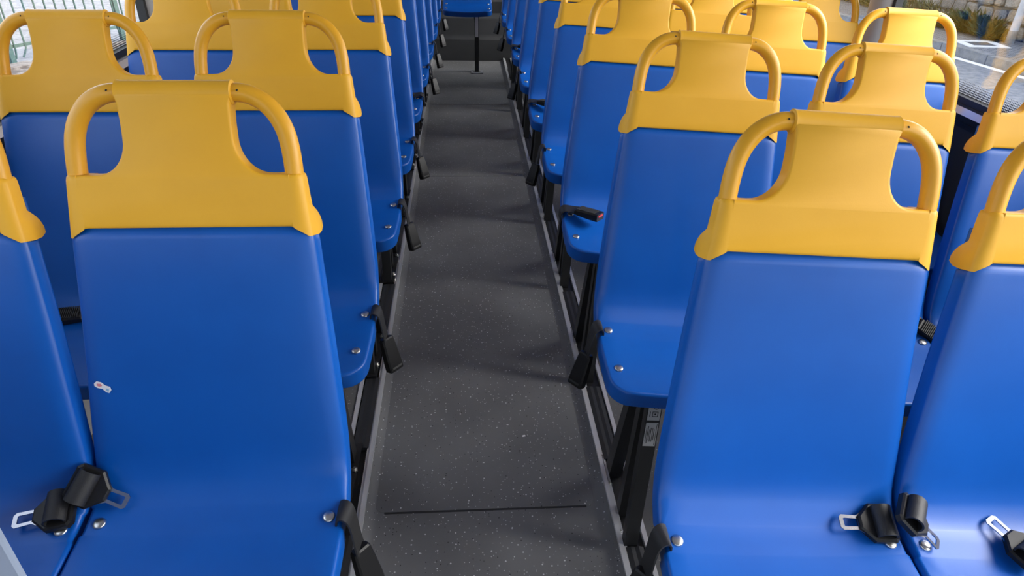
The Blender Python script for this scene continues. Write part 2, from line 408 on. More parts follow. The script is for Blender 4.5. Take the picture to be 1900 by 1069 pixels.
# ---- blue one-piece shell: profile (y, z, total half width, edge radius, flange depth, dish)
PROF = [(0.0260, 0.050, 0.204, 0.034, 0.036, 0), (0.0160, 0.006, 0.207, 0.034, 0.036, 0), (0.0100, -0.003, 0.210, 0.034, 0.036, 0), (0.0030, -0.0085, 0.2135, 0.036, 0.037, 0), (-0.0020, -0.0150, 0.2160, 0.037, 0.037, 0),
        (-0.0060, -0.0290, 0.2185, 0.037, 0.037, .0005), (-0.0155, -0.064, 0.2210, 0.037, 0.037, .001), (-0.038, -0.150, 0.2270, 0.037, 0.038, .002), (-0.064, -0.240, 0.2335, 0.037, 0.039, .003),
        (-0.088, -0.320, 0.239, 0.036, 0.040, .005), (-0.107, -0.385, 0.2430, 0.035, 0.040, .006), (-0.120, -0.430, 0.2450, 0.033, 0.040, .007), (-0.1315, -0.462, 0.2455, 0.030, 0.040, .008),
        (-0.146, -0.487, 0.2465, 0.025, 0.040, .009), (-0.165, -0.5055, 0.2472, 0.018, 0.039, .010), (-0.176, -0.5115, 0.2472, 0.011, 0.039, .0105), (-0.179, -0.5128, 0.2472, 0.0105, 0.039, .0105), (-0.200, -0.5195, 0.2472, 0.009, 0.039, .011),
        (-0.229, -0.5258, 0.2472, 0.0085, 0.040, .0115), (-0.232, -0.5263, 0.2472, 0.0085, 0.040, .012), (-0.270, -0.5305, 0.2472, 0.0085, 0.041, .012), (-0.330, -0.5375, 0.2460, 0.0085, 0.043, .012), (-0.378, -0.5440, 0.243, 0.0085, 0.046, .011), (-0.433, -0.553, 0.239, 0.0085, 0.050, .009)]
def smooth_prof(P, sub=2):
    out = []
    for i in range(len(P) - 1):
        p0, p1, p2, p3 = P[max(i - 1, 0)], P[i], P[i + 1], P[min(i + 2, len(P) - 1)]
        for k in range(sub):
            t = k / sub
            out.append(tuple(0.5 * (2 * b + (c - a) * t + (2 * a - 5 * b + 4 * c - d) * t * t + (3 * b - a - 3 * c + d) * t ** 3) for a, b, c, d in zip(p0, p1, p2, p3)))
    out.append(P[-1]); return out
def lerp_prof(P, s_list, S):
    out = []
    for s_ in s_list:
        for k in range(len(P) - 1):
            if S[k] <= s_ <= S[k + 1] + 1e-9:
                t = (s_ - S[k]) / max(S[k + 1] - S[k], 1e-9); out.append(tuple(a + (b - a) * t for a, b in zip(P[k], P[k + 1]))); break
    return out
def shell_mesh():
    P = [PROF[0]] + smooth_prof(PROF[1:14], 2) + PROF[15:22]
    # rows of the rounded front corners
    Q = PROF[21:]; S = [0]
    for a, b in zip(Q[:-1], Q[1:]): S.append(S[-1] + sqrt((a[0] - b[0]) ** 2 + (a[1] - b[1]) ** 2))
    rc = 0.050; ths = [pi / 2 * k / 7 for k in range(8)]
    CR = lerp_prof(Q, [S[-1] - rc + rc * sin(t) for t in ths], S)
    rows = [(p, 0.0) for p in P] + [(p, t) for p, t in zip(CR, ths)]
    nc = 12; V = []; F = []; frames = []
    pts = [r[0] for r in rows]
    for i, (p, th) in enumerate(rows):
        y, z, wd, au, dep, dish = p
        a, b = pts[max(i - 1, 0)], pts[min(i + 1, len(pts) - 1)]
        t = Vector((0, b[0] - a[0], b[1] - a[1])).normalized(); nb = Vector((0, -t.z, t.y))
        if nb.dot(Vector((0, 1, -1))) < 0: nb = -nb
        fl = wd - au - 0.0030 * max(0, min(1, (y + 0.14) / 0.06)) - rc * (1 - cos(th))
        if -0.231 < y < -0.177: fl -= 0.004               # slot for the belt
        frames.append((fl, au, dep, t, nb, th, y))
        for k in range(nc + 1):
            c = -1 + 2 * k / nc; c = math.copysign(abs(c) ** 0.9, c)
            V.append(Vector((c * fl, y, z)) + nb * (dish * (1 - c * c)))
    nr = len(rows)
    for i in range(nr - 1):
        for k in range(nc):
            a = i * (nc + 1) + k; F.append((a, a + 1, a + nc + 2, a + nc + 1))
    loop = []
    for i in range(nr): loop.append((i * (nc + 1), i, Vector((-cos(frames[i][5]), 0, 0)) + frames[i][3] * sin(frames[i][5])))
    for k in range(1, nc): loop.append(((nr - 1) * (nc + 1) + k, nr - 1, frames[-1][3].copy()))
    for i in range(nr - 1, -1, -1): loop.append((i * (nc + 1) + nc, i, Vector((cos(frames[i][5]), 0, 0)) + frames[i][3] * sin(frames[i][5])))
    prev = [q[0] for q in loop]
    ks = [('a', pi / 2 * k / 6) for k in range(1, 7)] + [('d', 0.80), ('l', 0.88), ('m', 0.95), ('n', 1.0), ('o', 1.0)]
    for kind, val in ks:
        cur = []
        for vi, i, outv in loop:
            fl, au, dep, t, nb, th, y = frames[i]; B = V[vi]; bv = max(0.0085, au * 0.36)
            if kind == 'a': q = B + outv * (au * sin(val)) + nb * (bv * (1 - cos(val)))
            else:
                back = max(0, min(1, (y + 0.14) / 0.06))       # the lip is only on the back, the cushion skirt is plain
                o_ = {'d': 0.0004, 'l': 0.0035 * back, 'm': 0.0042 * back, 'n': 0.0022 * back, 'o': -0.004}[kind]
                q = B + outv * (au + o_) + nb * (dep * val)
            V.append(q); cur.append(len(V) - 1)
        for m in range(len(loop) - 1): F.append((prev[m], prev[m + 1], cur[m + 1], cur[m]))
        prev = cur
    return mesh('shell', [v + SHX for v in V], F, M['blue'], True)
SHELL = shell_mesh()
# rounded top corners come from the cover overlapping the shell

# ---- yellow head cover: flat plate outline, side wraps, top roll and two bent tubes
def cover_mesh():
    parts = []
    J = 0.182
    # right half of outline from bottom centre up to the top, (x, h, inset radius)
    R = 0.0058
    hs = [0, 0.010, 0.020, 0.028, 0.034, 0.040, 0.055, 0.070, 0.086, 0.0915, 0.094]
    half = [(0.0, 0.0, R), (J * 0.5, 0.0, R), (J - 0.004, 0.0, R)] + [(J, h, 0.0) for h in hs]
    sh = [(J - 0.0005, 0.094, R), (0.150, 0.094, R)]
    cx, cy, ru, rv = 0.147, 0.094 + 0.062, 0.0535, 0.062
    fil = []
    for i in range(1, 11):
        a = pi / 2 * i / 10; fil.append((cx - ru * sin(a), cy - rv * cos(a), R))
    top = [(0.0930, 0.185, R), (0.0945, 0.215, R), (0.0955, 0.233, R)]
    right = half + sh + fil + top
    out = right + [(-x, h, r) for x, h, r in reversed(right[1:])]
    n = len(out)
    # outward normals of the outline
    def nrm(i):
        a, b = out[i - 1], out[(i + 1) % n]
        d = Vector((b[0] - a[0], b[1] - a[1])); d = d.normalized() if d.length else Vector((1, 0))
        return Vector((d.y, -d.x))
    TH = 0.030
    rr = []
    for f, q in ((1, 0.0), (0.45, 0.0008), (0.1, 0.0026), (0, 0.0050), (0, TH)):
        ring = []
        for i, (x, h, r) in enumerate(out):
            k = nrm(i); sg = 0 if r == 0 else r
            ring.append(rec(x - k.x * sg * f, h - k.y * sg * f, q if r else 0.0 if q < 0.006 else q))
        rr.append(ring)
    V, F = rings(rr, cap=False)
    F.append(tuple(range(n)))
    F.append(tuple(range(4 * n, 5 * n)))
    parts.append((V, F))
    # side wraps
    for s in (-1, 1):
        sec = []     # (u, q, drop of lower edge)
        for i in range(4): sec.append((J + 0.004 * i / 3, 0.0, 0.0 + 0.0012 * i))
        e = 0.0
        for i in range(1, 8):
            a = pi / 2 * i / 7; sec.append((J + 0.004 + 0.0285 * sin(a), 0.0125 * (1 - cos(a)), 0.0036 + 0.0145 * min(1, i / 4)))
        sec += [(J + 0.0330, 0.024, 0.0178), (J + 0.0335, 0.040, 0.0165), (J + 0.0335, 0.050, 0.010), (J + 0.028, 0.058, 0.004), (J + 0.01, 0.060, 0.0), (J - 0.02, 0.060, 0.0)]
        rs = []
        for k, h in enumerate(hs):
            row = []
            tp = max(0, (h - 0.0) / 0.094)
            for ci, (u, q, dr) in enumerate(sec):
                low = -dr; hh = low + (0.094 - low) * (h / 0.094)
                uu = u - 0.0105 * tp * max(0, min(1, (u - J) / 0.03))
                qq = q
                if q > 0.029: qq = 0.029 + (q - 0.029) * 0.25
                # bump at the lower rear corner
                bm_ = max(0, 1 - max(0, hh - 0.004) / 0.026); bm_ = bm_ ** 0.5 if bm_ > 0 else 0
                if q >= 0.0239: uu += 0.0065 * bm_ * (1 if q < 0.055 else 0.4); qq += max(0, q - 0.029) * 0.95 * bm_ + 0.002 * bm_
                if k == len(hs) - 1 and ci: uu -= 0.004 * max(0, min(1, (u - J) / 0.02)); qq = max(qq, 0.004) if q < 0.004 else qq
                if k == len(hs) - 2 and ci: uu -= 0.0012 * max(0, min(1, (u - J) / 0.02)); qq = max(qq, 0.0012) if q < 0.0012 else qq
                row.append(rec(s * uu, hh, qq))
            rs.append(row)
        cen = sum((Vector(v) for v in rs[-1]), Vector()) / len(rs[-1])
        rs.append([Vector(v).lerp(cen, 0.6) for v in rs[-1]])
        v, f = rings(rs, cap=False, closed=False)
        parts.append((v, f))
    # top roll
    parts.append(tube([rec(x, 0.2325, 0.0205) for x in (-0.0975, -0.0955, -0.09, 0, 0.09, 0.0955, 0.0975)], [0.018, 0.0212, 0.0205, 0.0205, 0.0205, 0.0212, 0.018], 20))
    V, F = join(*parts)
    return mesh('head_cover', [v + SHX for v in V], F, M['yellow'], 50, 0.0002)
COVER = cover_mesh()
def tube_mesh(s):
    pts = [(0.085, 0.2325), (0.105, 0.2322), (0.120, 0.2295), (0.135, 0.2235), (0.149, 0.214), (0.161, 0.2015), (0.171, 0.186), (0.1785, 0.168), (0.183, 0.149), (0.1858, 0.128), (0.187, 0.110), (0.1876, 0.096), (0.1880, 0.07)]
    P = smooth_prof([(a, b) for a, b in pts], 2)
    return mesh('handle', [v + SHX for v in tube([rec(s * x, h, 0.0205) for x, h in P], 0.0162, 16)[0]], tube([rec(s * x, h, 0.0205) for x, h in P], 0.0162, 16)[1], M['yellow_tube'], 60)
HANDLE = {1: tube_mesh(1), -1: tube_mesh(-1)}
PIN = mesh('screw', *dome(0.0015, 0.0004, 8, 2), M['print'])
BOLT = mesh('seat_bolt', *dome(0.0118, 0.0036, 18, 4), M['zinc'], True)
def cush(y):                     # cushion surface height and slope near a lateral edge
    for a, b in zip(PROF[:-1], PROF[1:]):
        if b[0] <= y <= a[0] and a[1] < -0.45:
            t = (y - a[0]) / (b[0] - a[0]); return a[1] + (b[1] - a[1]) * t, math.atan2(b[1] - a[1], b[0] - a[0])
    return -0.52, 0
def on_seat(x, y, up=0.0, yaw=0.0, dish=True):
    z, sl = cush(y)
    k = 0.012 * max(0, 1 - (x / 0.2) ** 2) if dish else 0
    return T(x + SHX.x, y + SHX.y, z + SHX.z + up - k) @ Rx(sl - pi if abs(sl) > pi / 2 else sl) @ Rz(yaw)

# ---- underframe and legs (s = which side the aisle lies on, in seat x)
def frame_mesh():
    return mesh('under_frame', *[q for q in join(*[xf(p, T(*SHX)) for p in (
        span(-0.20, 0.20, -0.395, -0.365, -0.606, -0.580), span(-0.20, 0.20, -0.235, -0.205, -0.585, -0.556),
        span(-0.135, -0.105, -0.40, -0.13, -0.600, -0.566), span(0.105, 0.135, -0.40, -0.13, -0.600, -0.566),
        span(-0.16, 0.16, -0.085, -0.06, -0.50, -0.46))])], M['steel'])
FRAME = frame_mesh()
def leg_meshes(s):
    g = 0.004 - Z0
    x0 = 0.098 * s
    rear = join(rings([[Vector(v) for v in ((x0 - .02, -0.215, -0.58), (x0 + .02, -0.215, -0.58), (x0 + .02, -0.255, -0.58), (x0 - .02, -0.255, -0.58))],
                       [Vector(v) for v in ((x0 - .02, -0.135, g), (x0 + .02, -0.135, g), (x0 + .02, -0.19, g), (x0 - .02, -0.19, g))]]))
    mid = bar((x0, -0.300, -0.59), (x0, -0.335, g), 0.036, 0.036)
    front = bar((x0 + .004 * s, -0.372, -0.60), (x0 + .004 * s, -0.455, g), 0.04, 0.03)
    return [mesh('leg', [v + SHX for v in V], F, M['steel']) for V, F in (rear, mid, front)]
LEGS = {1: leg_meshes(1), -1: leg_meshes(-1)}
def foot_mesh(s):
    x0 = 0.098 * s
    return mesh('foot_plate', *xf(join(span(x0 - .034, x0 + .034, -0.485, -0.10, 0.0, 0.006), span(x0 - .034, x0 - .028, -0.485, -0.10, 0.0, 0.016)), T(0, SHX.y, 0.001)), M['steel'])
FOOT = {1: foot_mesh(1), -1: foot_mesh(-1)}
NUT = mesh('foot_bolt', *join(tube([(0, 0, 0), (0, 0, 0.008)], 0.011, 6), tube([(0, 0, 0.007), (0, 0, 0.014)], 0.0055, 10)), M['zinc'])

# ---- seat belts
def hang_strap(s):
    path = [(0.2335, -0.204, -0.540), (0.2335, -0.204, -0.522), (0.236, -0.204, -0.5125), (0.244, -0.205, -0.5085), (0.2535, -0.207, -0.513), (0.260, -0.210, -0.526), (0.264, -0.215, -0.548), (0.268, -0.222, -0.574), (0.273, -0.229, -0.598)]
    P = smooth_prof(path, 2)
    V, F = ribbon([(x * s, y, z) for x, y, z in P], (0, 1, 0.0), 0.050, 0.0035)
    return mesh('belt_strap', [v + SHX for v in V], F, M['web'], 40)
HSTRAP = {1: hang_strap(1), -1: hang_strap(-1)}
def buckle_parts():
    """stalk buckle, length along -Z from the origin, face towards +X, width along Y"""
    rs = []
    for z, wy, tx in ((0.004, 0.036, 0.016), (0.0, 0.040, 0.021), (-0.03, 0.0445, 0.025), (-0.070, 0.049, 0.028), (-0.095, 0.050, 0.029), (-0.100, 0.048, 0.026)):
        c = 0.004
        hy, hx = wy / 2, tx / 2
        rs.append([(hx - c, -hy, z), (hx, -hy + c, z), (hx, hy - c, z), (hx - c, hy, z), (-hx + c, hy, z), (-hx, hy - c, z), (-hx, -hy + c, z), (-hx + c, -hy, z)])
    body = mesh('belt_buckle', *rings(rs), M['black'], 25)
    slot = mesh('buckle_slot', *span(0.0125, 0.0152, -0.017, 0.017, -0.092, -0.086), M['print'])
    return body, slot
BUCKLE, SLOT = buckle_parts()
def lying_strap(s):
    path = [(0.254, -0.200, -0.545), (0.2535, -0.200, -0.520), (0.249, -0.200, -0.5085), (0.238, -0.200, -0.502), (0.222, -0.202, -0.503), (0.205, -0.209, -0.503), (0.185, -0.219, -0.500)]
    V, F = ribbon([(x * s, y, z) for x, y, z in smooth_prof(path, 2)], (0, 1, 0.15), 0.046, 0.0035)
    return mesh('belt_strap', [v + SHX for v in V], F, M['web'], 40)
LSTRAP = {1: lying_strap(1), -1: lying_strap(-1)}
def ribs_mesh():
    P = [span(0.0135, 0.0165, -0.020, 0.020, -0.010 - i * 0.0052, -0.0075 - i * 0.0052) for i in range(15)]
    return mesh('buckle_ribs', *join(*P), M['print'])
RIBS = ribs_mesh()
BUTTON = mesh('buckle_button', *span(0.001, 0.008, -0.014, 0.014, -0.1015, -0.099), M['red'])
# ---- belt tongue: black body, chrome loop, webbing rolled round its bar
def tongue_parts():
    o = [(-0.028, -0.024), (-0.022, -0.031), (0.010, -0.031), (0.024, -0.016), (0.030, -0.010), (0.030, 0.010), (0.024, 0.016), (0.010, 0.031), (-0.022, 0.031), (-0.028, 0.024)]
    top = [(x * 0.9, y * 0.9) for x, y in o]
    rs = [[(x, y, -0.004) for x, y in o], [(x, y, 0.004) for x, y in o], [(x, y, 0.0065) for x, y in top]]
    body = mesh('belt_tongue', *rings(rs), M['black'], 20)
    lo = [(0.022, -0.018), (0.032, -0.0125), (0.062, -0.0135), (0.067, -0.009), (0.067, 0.009), (0.062, 0.0135), (0.032, 0.0125), (0.022, 0.018)]
    li = [(0.030, -0.0065), (0.034, -0.007), (0.056, -0.0075), (0.059, -0.0065), (0.059, 0.0065), (0.056, 0.0075), (0.034, 0.007), (0.030, 0.0065)]
    loop = mesh('metal_loop', *plate(lo, 0.0026, li), M['chrome'])
    pr = []
    for i in range(11):
        a = -0.35 + (pi + 0.7) * i / 10; pr.append((-0.006 + 0.0155 * cos(a), 0.010 + 0.0135 * sin(a)))
    for i in range(10, -1, -1):
        a = -0.35 + (pi + 0.7) * i / 10; pr.append((-0.006 + 0.0128 * cos(a), 0.010 + 0.0108 * sin(a)))
    roll = mesh('webbing', *rings([[(x, y, z) for x, z in pr] for y in (-0.025, 0.025)]), M['web'], 40)
    return body, loop, roll
TONGUE, LOOP, ROLL = tongue_parts()
for me_ in (TONGUE, ROLL): me_.transform(Matrix.Diagonal((1.28, 1.22, 1.3, 1)))
LOOP.transform(Matrix.Translation((0.008, 0, 0)) @ Matrix.Diagonal((1.02, 1.12, 1, 1)))
SEATS = {}
LEFT_DX = {1: 0.004, 2: -0.011, 3: 0.006, 4: 0.011, 5: 0.017, 6: 0.024, 7: 0.031, 8: 0.040, 9: 0.050}
def seat_matrix(side, c, r):
    k = side + str(c); sg = -1 if side == 'L' else 1
    base = Vector((D['x' + side] + (LEFT_DX[r] if side == 'L' else 0), row_y(side, r), (D['zR'] if side == 'R' else 0) + Z0))
    Mx = T(*base) @ Rz(D['yaw' + side]) @ Ry(D['roll' + side]) @ T(sg * c * D['colp'] + D['x_' + k], D['y_' + k], D['z_' + k]) \
        @ Rz(D['yaw_' + k]) @ Ry(D['roll_' + k]) @ Rx(D['tilt_' + k])
    return Mx @ T(*(-SHX))
ORD = ['', 'first', 'second', 'third', 'fourth', 'fifth', 'sixth', 'seventh', 'eighth', 'ninth']
PLACE = {'L0': 'aisle seat left of the aisle', 'L1': 'left window seat', 'R0': 'aisle seat right of the aisle', 'R1': 'middle seat of the right-hand block', 'R2': 'right window seat'}
LYING = {('L', 0, 5), ('R', 0, 3), ('R', 0, 5), ('R', 0, 7)}
def make_seat(side, c, r):
    s = 1 if side == 'L' else -1               # aisle side in seat x
    root = bpy.data.objects.new('bus_seat', None); COL.objects.link(root)
    root.matrix_world = seat_matrix(side, c, r)
    root.empty_display_size = 0.2
    root['label'] = 'blue seat with yellow headrest, %s, %s row from front' % (PLACE[side + str(c)], ORD[r])
    root['category'] = 'seat'; root['group'] = 'blue and yellow bus seats'
    sh = add('shell', SHELL, root)
    hd = add('headrest', COVER, root)
    for k in (-1, 1):
        add('handle', HANDLE[k], hd)
        p = rec(k * 0.108, 0.2355, 0.0037); add('screw', PIN, hd, T(*(p + SHX)) @ Rx(pi / 2 + 0.15))
        add('seat_bolt', BOLT, sh, on_seat(k * 0.2165, -0.208, 0.0006))
        add('seat_bolt', BOLT, sh, on_seat(k * 0.2105, -0.354, 0.0006))
    add('under_frame', FRAME, root)
    for lm in LEGS[s]: add('leg', lm, root)
    fp = add('foot_plate', FOOT[s], root)
    for yy in (-0.225, -0.415): add('foot_bolt', NUT, fp, T((0.098 + 0.027) * s - 0.0 * s, yy + SHX.y, 0.006))
    SEATS[(side, c, r)] = root
    return root
for r in range(1, 10):
    for side, cols in (('L', (0, 1)), ('R', (0, 1, 2))):
        for c in cols: make_seat(side, c, r)

# ---- rear bench: the seat that faces down the aisle, on its own post
rs_ = bpy.data.objects.new('rear_seat', None); COL.objects.link(rs_)
rs_.matrix_world = T(0.055, 7.50, Z0 - 0.015) @ T(*(-SHX)); rs_['label'] = 'blue rear bench seat on a single black post at the end of the aisle'; rs_['category'] = 'seat'
sh = add('shell', SHELL, rs_); hd = add('headrest', COVER, rs_)
for k in (-1, 1):
    add('handle', HANDLE[k], hd)
    for yy in (-0.208, -0.354): add('seat_bolt', BOLT, sh, on_seat(k * 0.2105, yy, 0.0006))
add('under_frame', FRAME, rs_)
FZ = AZ + 0.015
pst = add('post', mesh('post', *xf(join(bar((0.09, -0.40, -0.59 + Z0), (0.09, -0.40, FZ), 0.042, 0.042), bar((0.07, -0.32, -0.58 + Z0), (0.09, -0.40, -0.70 + Z0), 0.03, 0.03)), T(0, SHX.y, 0)), M['steel']), rs_)
add('post_label', mesh('post_label', *xf(span(0.075, 0.105, -0.4235, -0.4205, -0.80 + Z0, -0.612 + Z0), T(0, SHX.y, 0)), M['white']), pst, label='pale printed strip')
add('foot_pad', mesh('foot_pad', *xf(join(span(0.03, 0.15, -0.50, -0.47, FZ, FZ + 0.012), span(0.03, 0.055, -0.50, -0.38, FZ, FZ + 0.008), span(0.125, 0.15, -0.50, -0.38, FZ, FZ + 0.008)), T(0, SHX.y, 0)), M['pad']), rs_)

# ================================================================ SEAT BELTS (each lies on or hangs from a seat)
def belt_root(Mx, label, group):
    o = bpy.data.objects.new('seat_belt', None); COL.objects.link(o); o.matrix_world = Mx; o.empty_display_size = 0.05
    o['label'] = label; o['category'] = 'seat belt'; o['group'] = group
    return o
def aisle_belt(side, r):
    s = 1 if side == 'L' else -1
    seat = SEATS[(side, 0, r)]
    where = 'left' if side == 'L' else 'right'
    O = Vector((0.245 * s, -0.205 + SHX.y, -0.52 + Z0)); OI = T(*(-O))
    root = belt_root(seat.matrix_world @ T(*O), '', 'aisle side seat belt buckles')
    if (side, 0, r) in LYING:
        root['label'] = 'black seat belt folded onto the aisle seat on the %s, %s row' % (where, ORD[r])
        add('belt_strap', LSTRAP[s], root, OI)
        rot = Matrix(((0, 0, s, 0), (0, 1, 0, 0), (1, 0, 0, 0), (0, 0, 0, 1)))   # length inwards, face up
        b = add('belt_buckle', BUCKLE, root, OI @ T(0.192 * s, -0.218 + SHX.y, -0.502 + SHX.z) @ Rz(0.72 * s) @ Ry(0.10 * s) @ rot)
        add('buckle_ribs', RIBS, b); add('buckle_button', BUTTON, b, label='red button')
    else:
        root['label'] = 'black buckle hanging into the aisle from the seat on the %s, %s row' % (where, ORD[r])
        add('belt_strap', HSTRAP[s], root, OI)
        Mb = OI @ T(0.272 * s, -0.228 + SHX.y, -0.594 + SHX.z) @ Rz(-0.72 * s) @ (Rz(pi) if s < 0 else Matrix()) @ Ry(-0.27)
        b = add('belt_buckle', BUCKLE, root, Mb); add('buckle_slot', SLOT, b)
for r in range(1, 10):
    aisle_belt('L', r); aisle_belt('R', r)

def world_on(seat, p): return seat.matrix_world.inverted() @ Vector(p)
def tongue_at(key, x, y, yaw, label, up=0.006, tilt=0.0, roll=0.0):
    st = SEATS[key]
    root = belt_root(st.matrix_world @ on_seat(x, y, up, dish=False) @ Rz(yaw) @ Ry(tilt) @ Rx(roll), label, 'seat belt tongues on the front row')
    t = add('belt_tongue', TONGUE, root)
    add('metal_loop', LOOP, t, label='chrome loop'); add('webbing', ROLL, root)
    return root
tongue_at(('L', 0, 1), -0.240, -0.165, radians(-24), 'black belt tongue, chrome loop pointing right, between the two front left seats', 0.036, 0.20, 0.0)
tongue_at(('L', 1, 1), 0.200, -0.180, radians(192), 'black belt tongue, chrome loop pointing left, under the other between front left seats', 0.012, 0.05, 0.0)
tongue_at(('R', 0, 1), 0.196, -0.178, radians(178), 'black belt tongue lying flat, loop pointing to the front right aisle seat', 0.012, 0.03, 0.0)
tongue_at(('R', 1, 1), -0.248, -0.180, radians(-38), 'black belt tongue standing tilted, loop pointing right, at the front right seat joint', 0.040, 0.42, -0.15)
tongue_at(('R', 1, 1), -0.022, -0.222, radians(118), 'black belt tongue at the right edge, chrome loop pointing backwards', 0.012, 0.03, 0.0)
# buckles glimpsed between seats of the second row
def loose_buckle(key, lx, ly, yaw, label):
    st = SEATS[key]
    root = belt_root(st.matrix_world @ on_seat(lx, ly, 0.017) @ Rz(yaw), label, 'buckles lying on second row seats')
    rot = Matrix(((0, 0, 1, 0), (0, 1, 0, 0), (1, 0, 0, 0), (0, 0, 0, 1)))
    b = add('belt_buckle', BUCKLE, root, rot.copy()); add('buckle_ribs', RIBS, b)
    V, F = ribbon([(-0.002, 0, 0), (0.03, 0, 0.004), (0.06, 0.004, 0.0), (0.085, 0.006, -0.010)], (0, 1, 0), 0.044, 0.0035)
    add('belt_strap', mesh('belt_strap', V, F, M['web']), root)
loose_buckle(('L', 1, 2), -0.060, -0.190, 0.12, 'black ribbed buckle lying on the second row left window seat')
loose_buckle(('R', 1, 2), 0.215, -0.165, 2.5, 'black buckle on the middle right seat, second row, behind the front seats')

# ---- small marks on the nearest seats
st = SEATS[('L', 0, 1)]
def on_back(x, h): return T(*(rec(x, h, -0.0046) + SHX)) @ Rx(pi / 2 - A)
def blob(pts, th): return plate(pts, th)
stk = add('sticker', mesh('sticker', *plate([(-.016, .004), (-.012, .009), (-.004, .009), (.004, .004), (.013, .003), (.016, -.003), (.013, -.010), (.007, -.009), (.000, -.004), (-.009, -.004), (-.015, -.001)], 0.0008), M['white']), st, on_back(-0.2001, -0.3027) @ Rz(-0.25), label='torn white sticker remnant')
add('sticker_print', mesh('sticker_print', *plate([(-.011, .005), (-.004, .006), (-.001, .002), (-.006, -.001), (-.011, .001)], 0.0004), M['pink']), stk, T(0, 0, 0.0005))
add('sticker_print', mesh('sticker_print', *plate([(.006, -.001), (.012, -.002), (.012, -.007), (.008, -.007)], 0.0004), M['teal']), stk, T(0, 0, 0.0005))

leg3 = [o for o in SEATS[('R', 0, 2)].children if o.name.startswith('leg')][2]
lx = -0.102
def on_leg(z, up): # front face of the front leg
    t = (z + 0.60) / (0.004 - Z0 + 0.60); return Vector((lx, -0.372 + t * (-0.083) - 0.0155 - up, z)) + SHX
slope = math.atan2(-0.083, 0.004 - Z0 + 0.60)
def leg_mark(name, x, z, w_, h_, up, m, parent=None, **kw):
    return add(name, mesh(name, *xf(box(0, 0, 0, w_, 0.0008, h_), T(*on_leg(z, up)) @ Rx(-0.16) @ T(x, 0, 0)), m), parent or leg3, **kw)
lb = leg_mark('leg_label', 0, -0.725, 0.034, 0.075, 0.0004, M['label'], label='pale label with dark print')
lb2 = leg_mark('leg_label', 0, -0.655, 0.034, 0.050, 0.0004, M['label'], label='pale label with square symbol')
PR = []
for x_, w_ in ((-.013, .0016), (-.009, .002), (-.005, .0016), (-.001, .002), (.004, .0016), (.008, .002)):
    PR.append(xf(box(0, 0, 0, w_, 0.0006, 0.055 - 0.010 * (int(abs(x_) * 1000) % 3)), T(*on_leg(-0.725, 0.001)) @ Rx(-0.16) @ T(x_, 0, 0)))
PR.append(xf(box(0, 0, 0, 0.0014, 0.0006, 0.068), T(*on_leg(-0.725, 0.001)) @ Rx(-0.16) @ T(0.0135, 0, 0)))
add('print', mesh('print', *join(*PR), M['print']), lb)
PR = [xf(plate([(-.008, -.008), (.008, -.008), (.008, .008), (-.008, .008)], 0.0006, [(-.0062, -.0062), (.0062, -.0062), (.0062, .0062), (-.0062, .0062)]), T(*on_leg(-0.660, 0.001)) @ Rx(pi / 2 - 0.16) @ T(0.003, 0, 0)),
      xf(box(0, 0, 0, .0045, .0006, .0045), T(*on_leg(-0.660, 0.001)) @ Rx(-0.16) @ T(0.003, 0, 0)), xf(box(0, 0, 0, .002, .0006, .016), T(*on_leg(-0.660, 0.001)) @ Rx(-0.16) @ T(-0.011, 0, 0)),
      xf(plate([(.008 * cos(k * pi / 6), .008 * sin(k * pi / 6)) for k in range(12)], 0.0006, [(.0064 * cos(k * pi / 6), .0064 * sin(k * pi / 6)) for k in range(12)]), T(*on_leg(-0.638, 0.001)) @ Rx(pi / 2 - 0.16) @ T(0.004, 0, 0))]
add('print', mesh('print', *join(*PR), M['print']), lb2)
sc_ = add('paper_scrap', mesh('paper_scrap', *plate([(-.006, -.003), (-.001, -.004), (.006, -.003), (.005, .003), (-.002, .004), (-.006, .002)], 0.001), M['white']), None, T(0.200, 1.77, AZ + 0.0035) @ Rz(0.3), label='tiny white scrap of paper lying on the dark aisle floor', category='litter')

# ================================================================ FRONT OF THE BUS, behind the viewer
struct('wall_front', mesh('wall_front', *join(span(XL, XR, Y0 - 0.05, Y0, -0.06, 0.75), span(XL, XR, Y0 - 0.05, Y0, 2.1, CEIL), span(XL, XL + 0.12, Y0 - 0.05, Y0, 0.75, 2.1), span(XR - 0.12, XR, Y0 - 0.05, Y0, 0.75, 2.1)), M['wall']))
wf = struct('window_%d' % (wn + 1), mesh('windscreen_frame', *join(span(XL + 0.12, XR - 0.12, Y0 - 0.045, Y0 - 0.005, 0.75, 0.79), span(XL + 0.12, XR - 0.12, Y0 - 0.045, Y0 - 0.005, 2.06, 2.10)), M['rubber']))
add('glass_pane', mesh('glass_pane', *span(XL + 0.12, XR - 0.12, Y0 - 0.028, Y0 - 0.022, 0.79, 2.06), M['glass']), wf)
# pale polycarbonate screen in front of the left seats
scr = bpy.data.objects.new('partition_screen', None); COL.objects.link(scr); scr.matrix_world = T(-0.845, 0.45, 0.0)
scr['label'] = 'pale translucent screen corner close to the camera, bottom left'; scr['category'] = 'partition'
add('panel', mesh('panel', *xf(rbox(0.81, 1.10, 0.008, 0.02), T(0, 0, 0.62) @ Rx(pi / 2)), M['frost']), scr)
add('post', mesh('post', *tube([(-0.38, 0, 0.0), (-0.38, 0, 1.2)], 0.016), M['alu']), scr)
add('post', mesh('post', *tube([(0.25, 0.012, 0.0), (0.25, 0.012, 0.10)], 0.012), M['alu']), scr)

# ================================================================ OUTSIDE
G = -0.77                                            # street level
struct('street_ground', mesh('street_ground', *span(-60, 60, -40, 80, G - 0.3, G - 0.004), M['asphalt']))
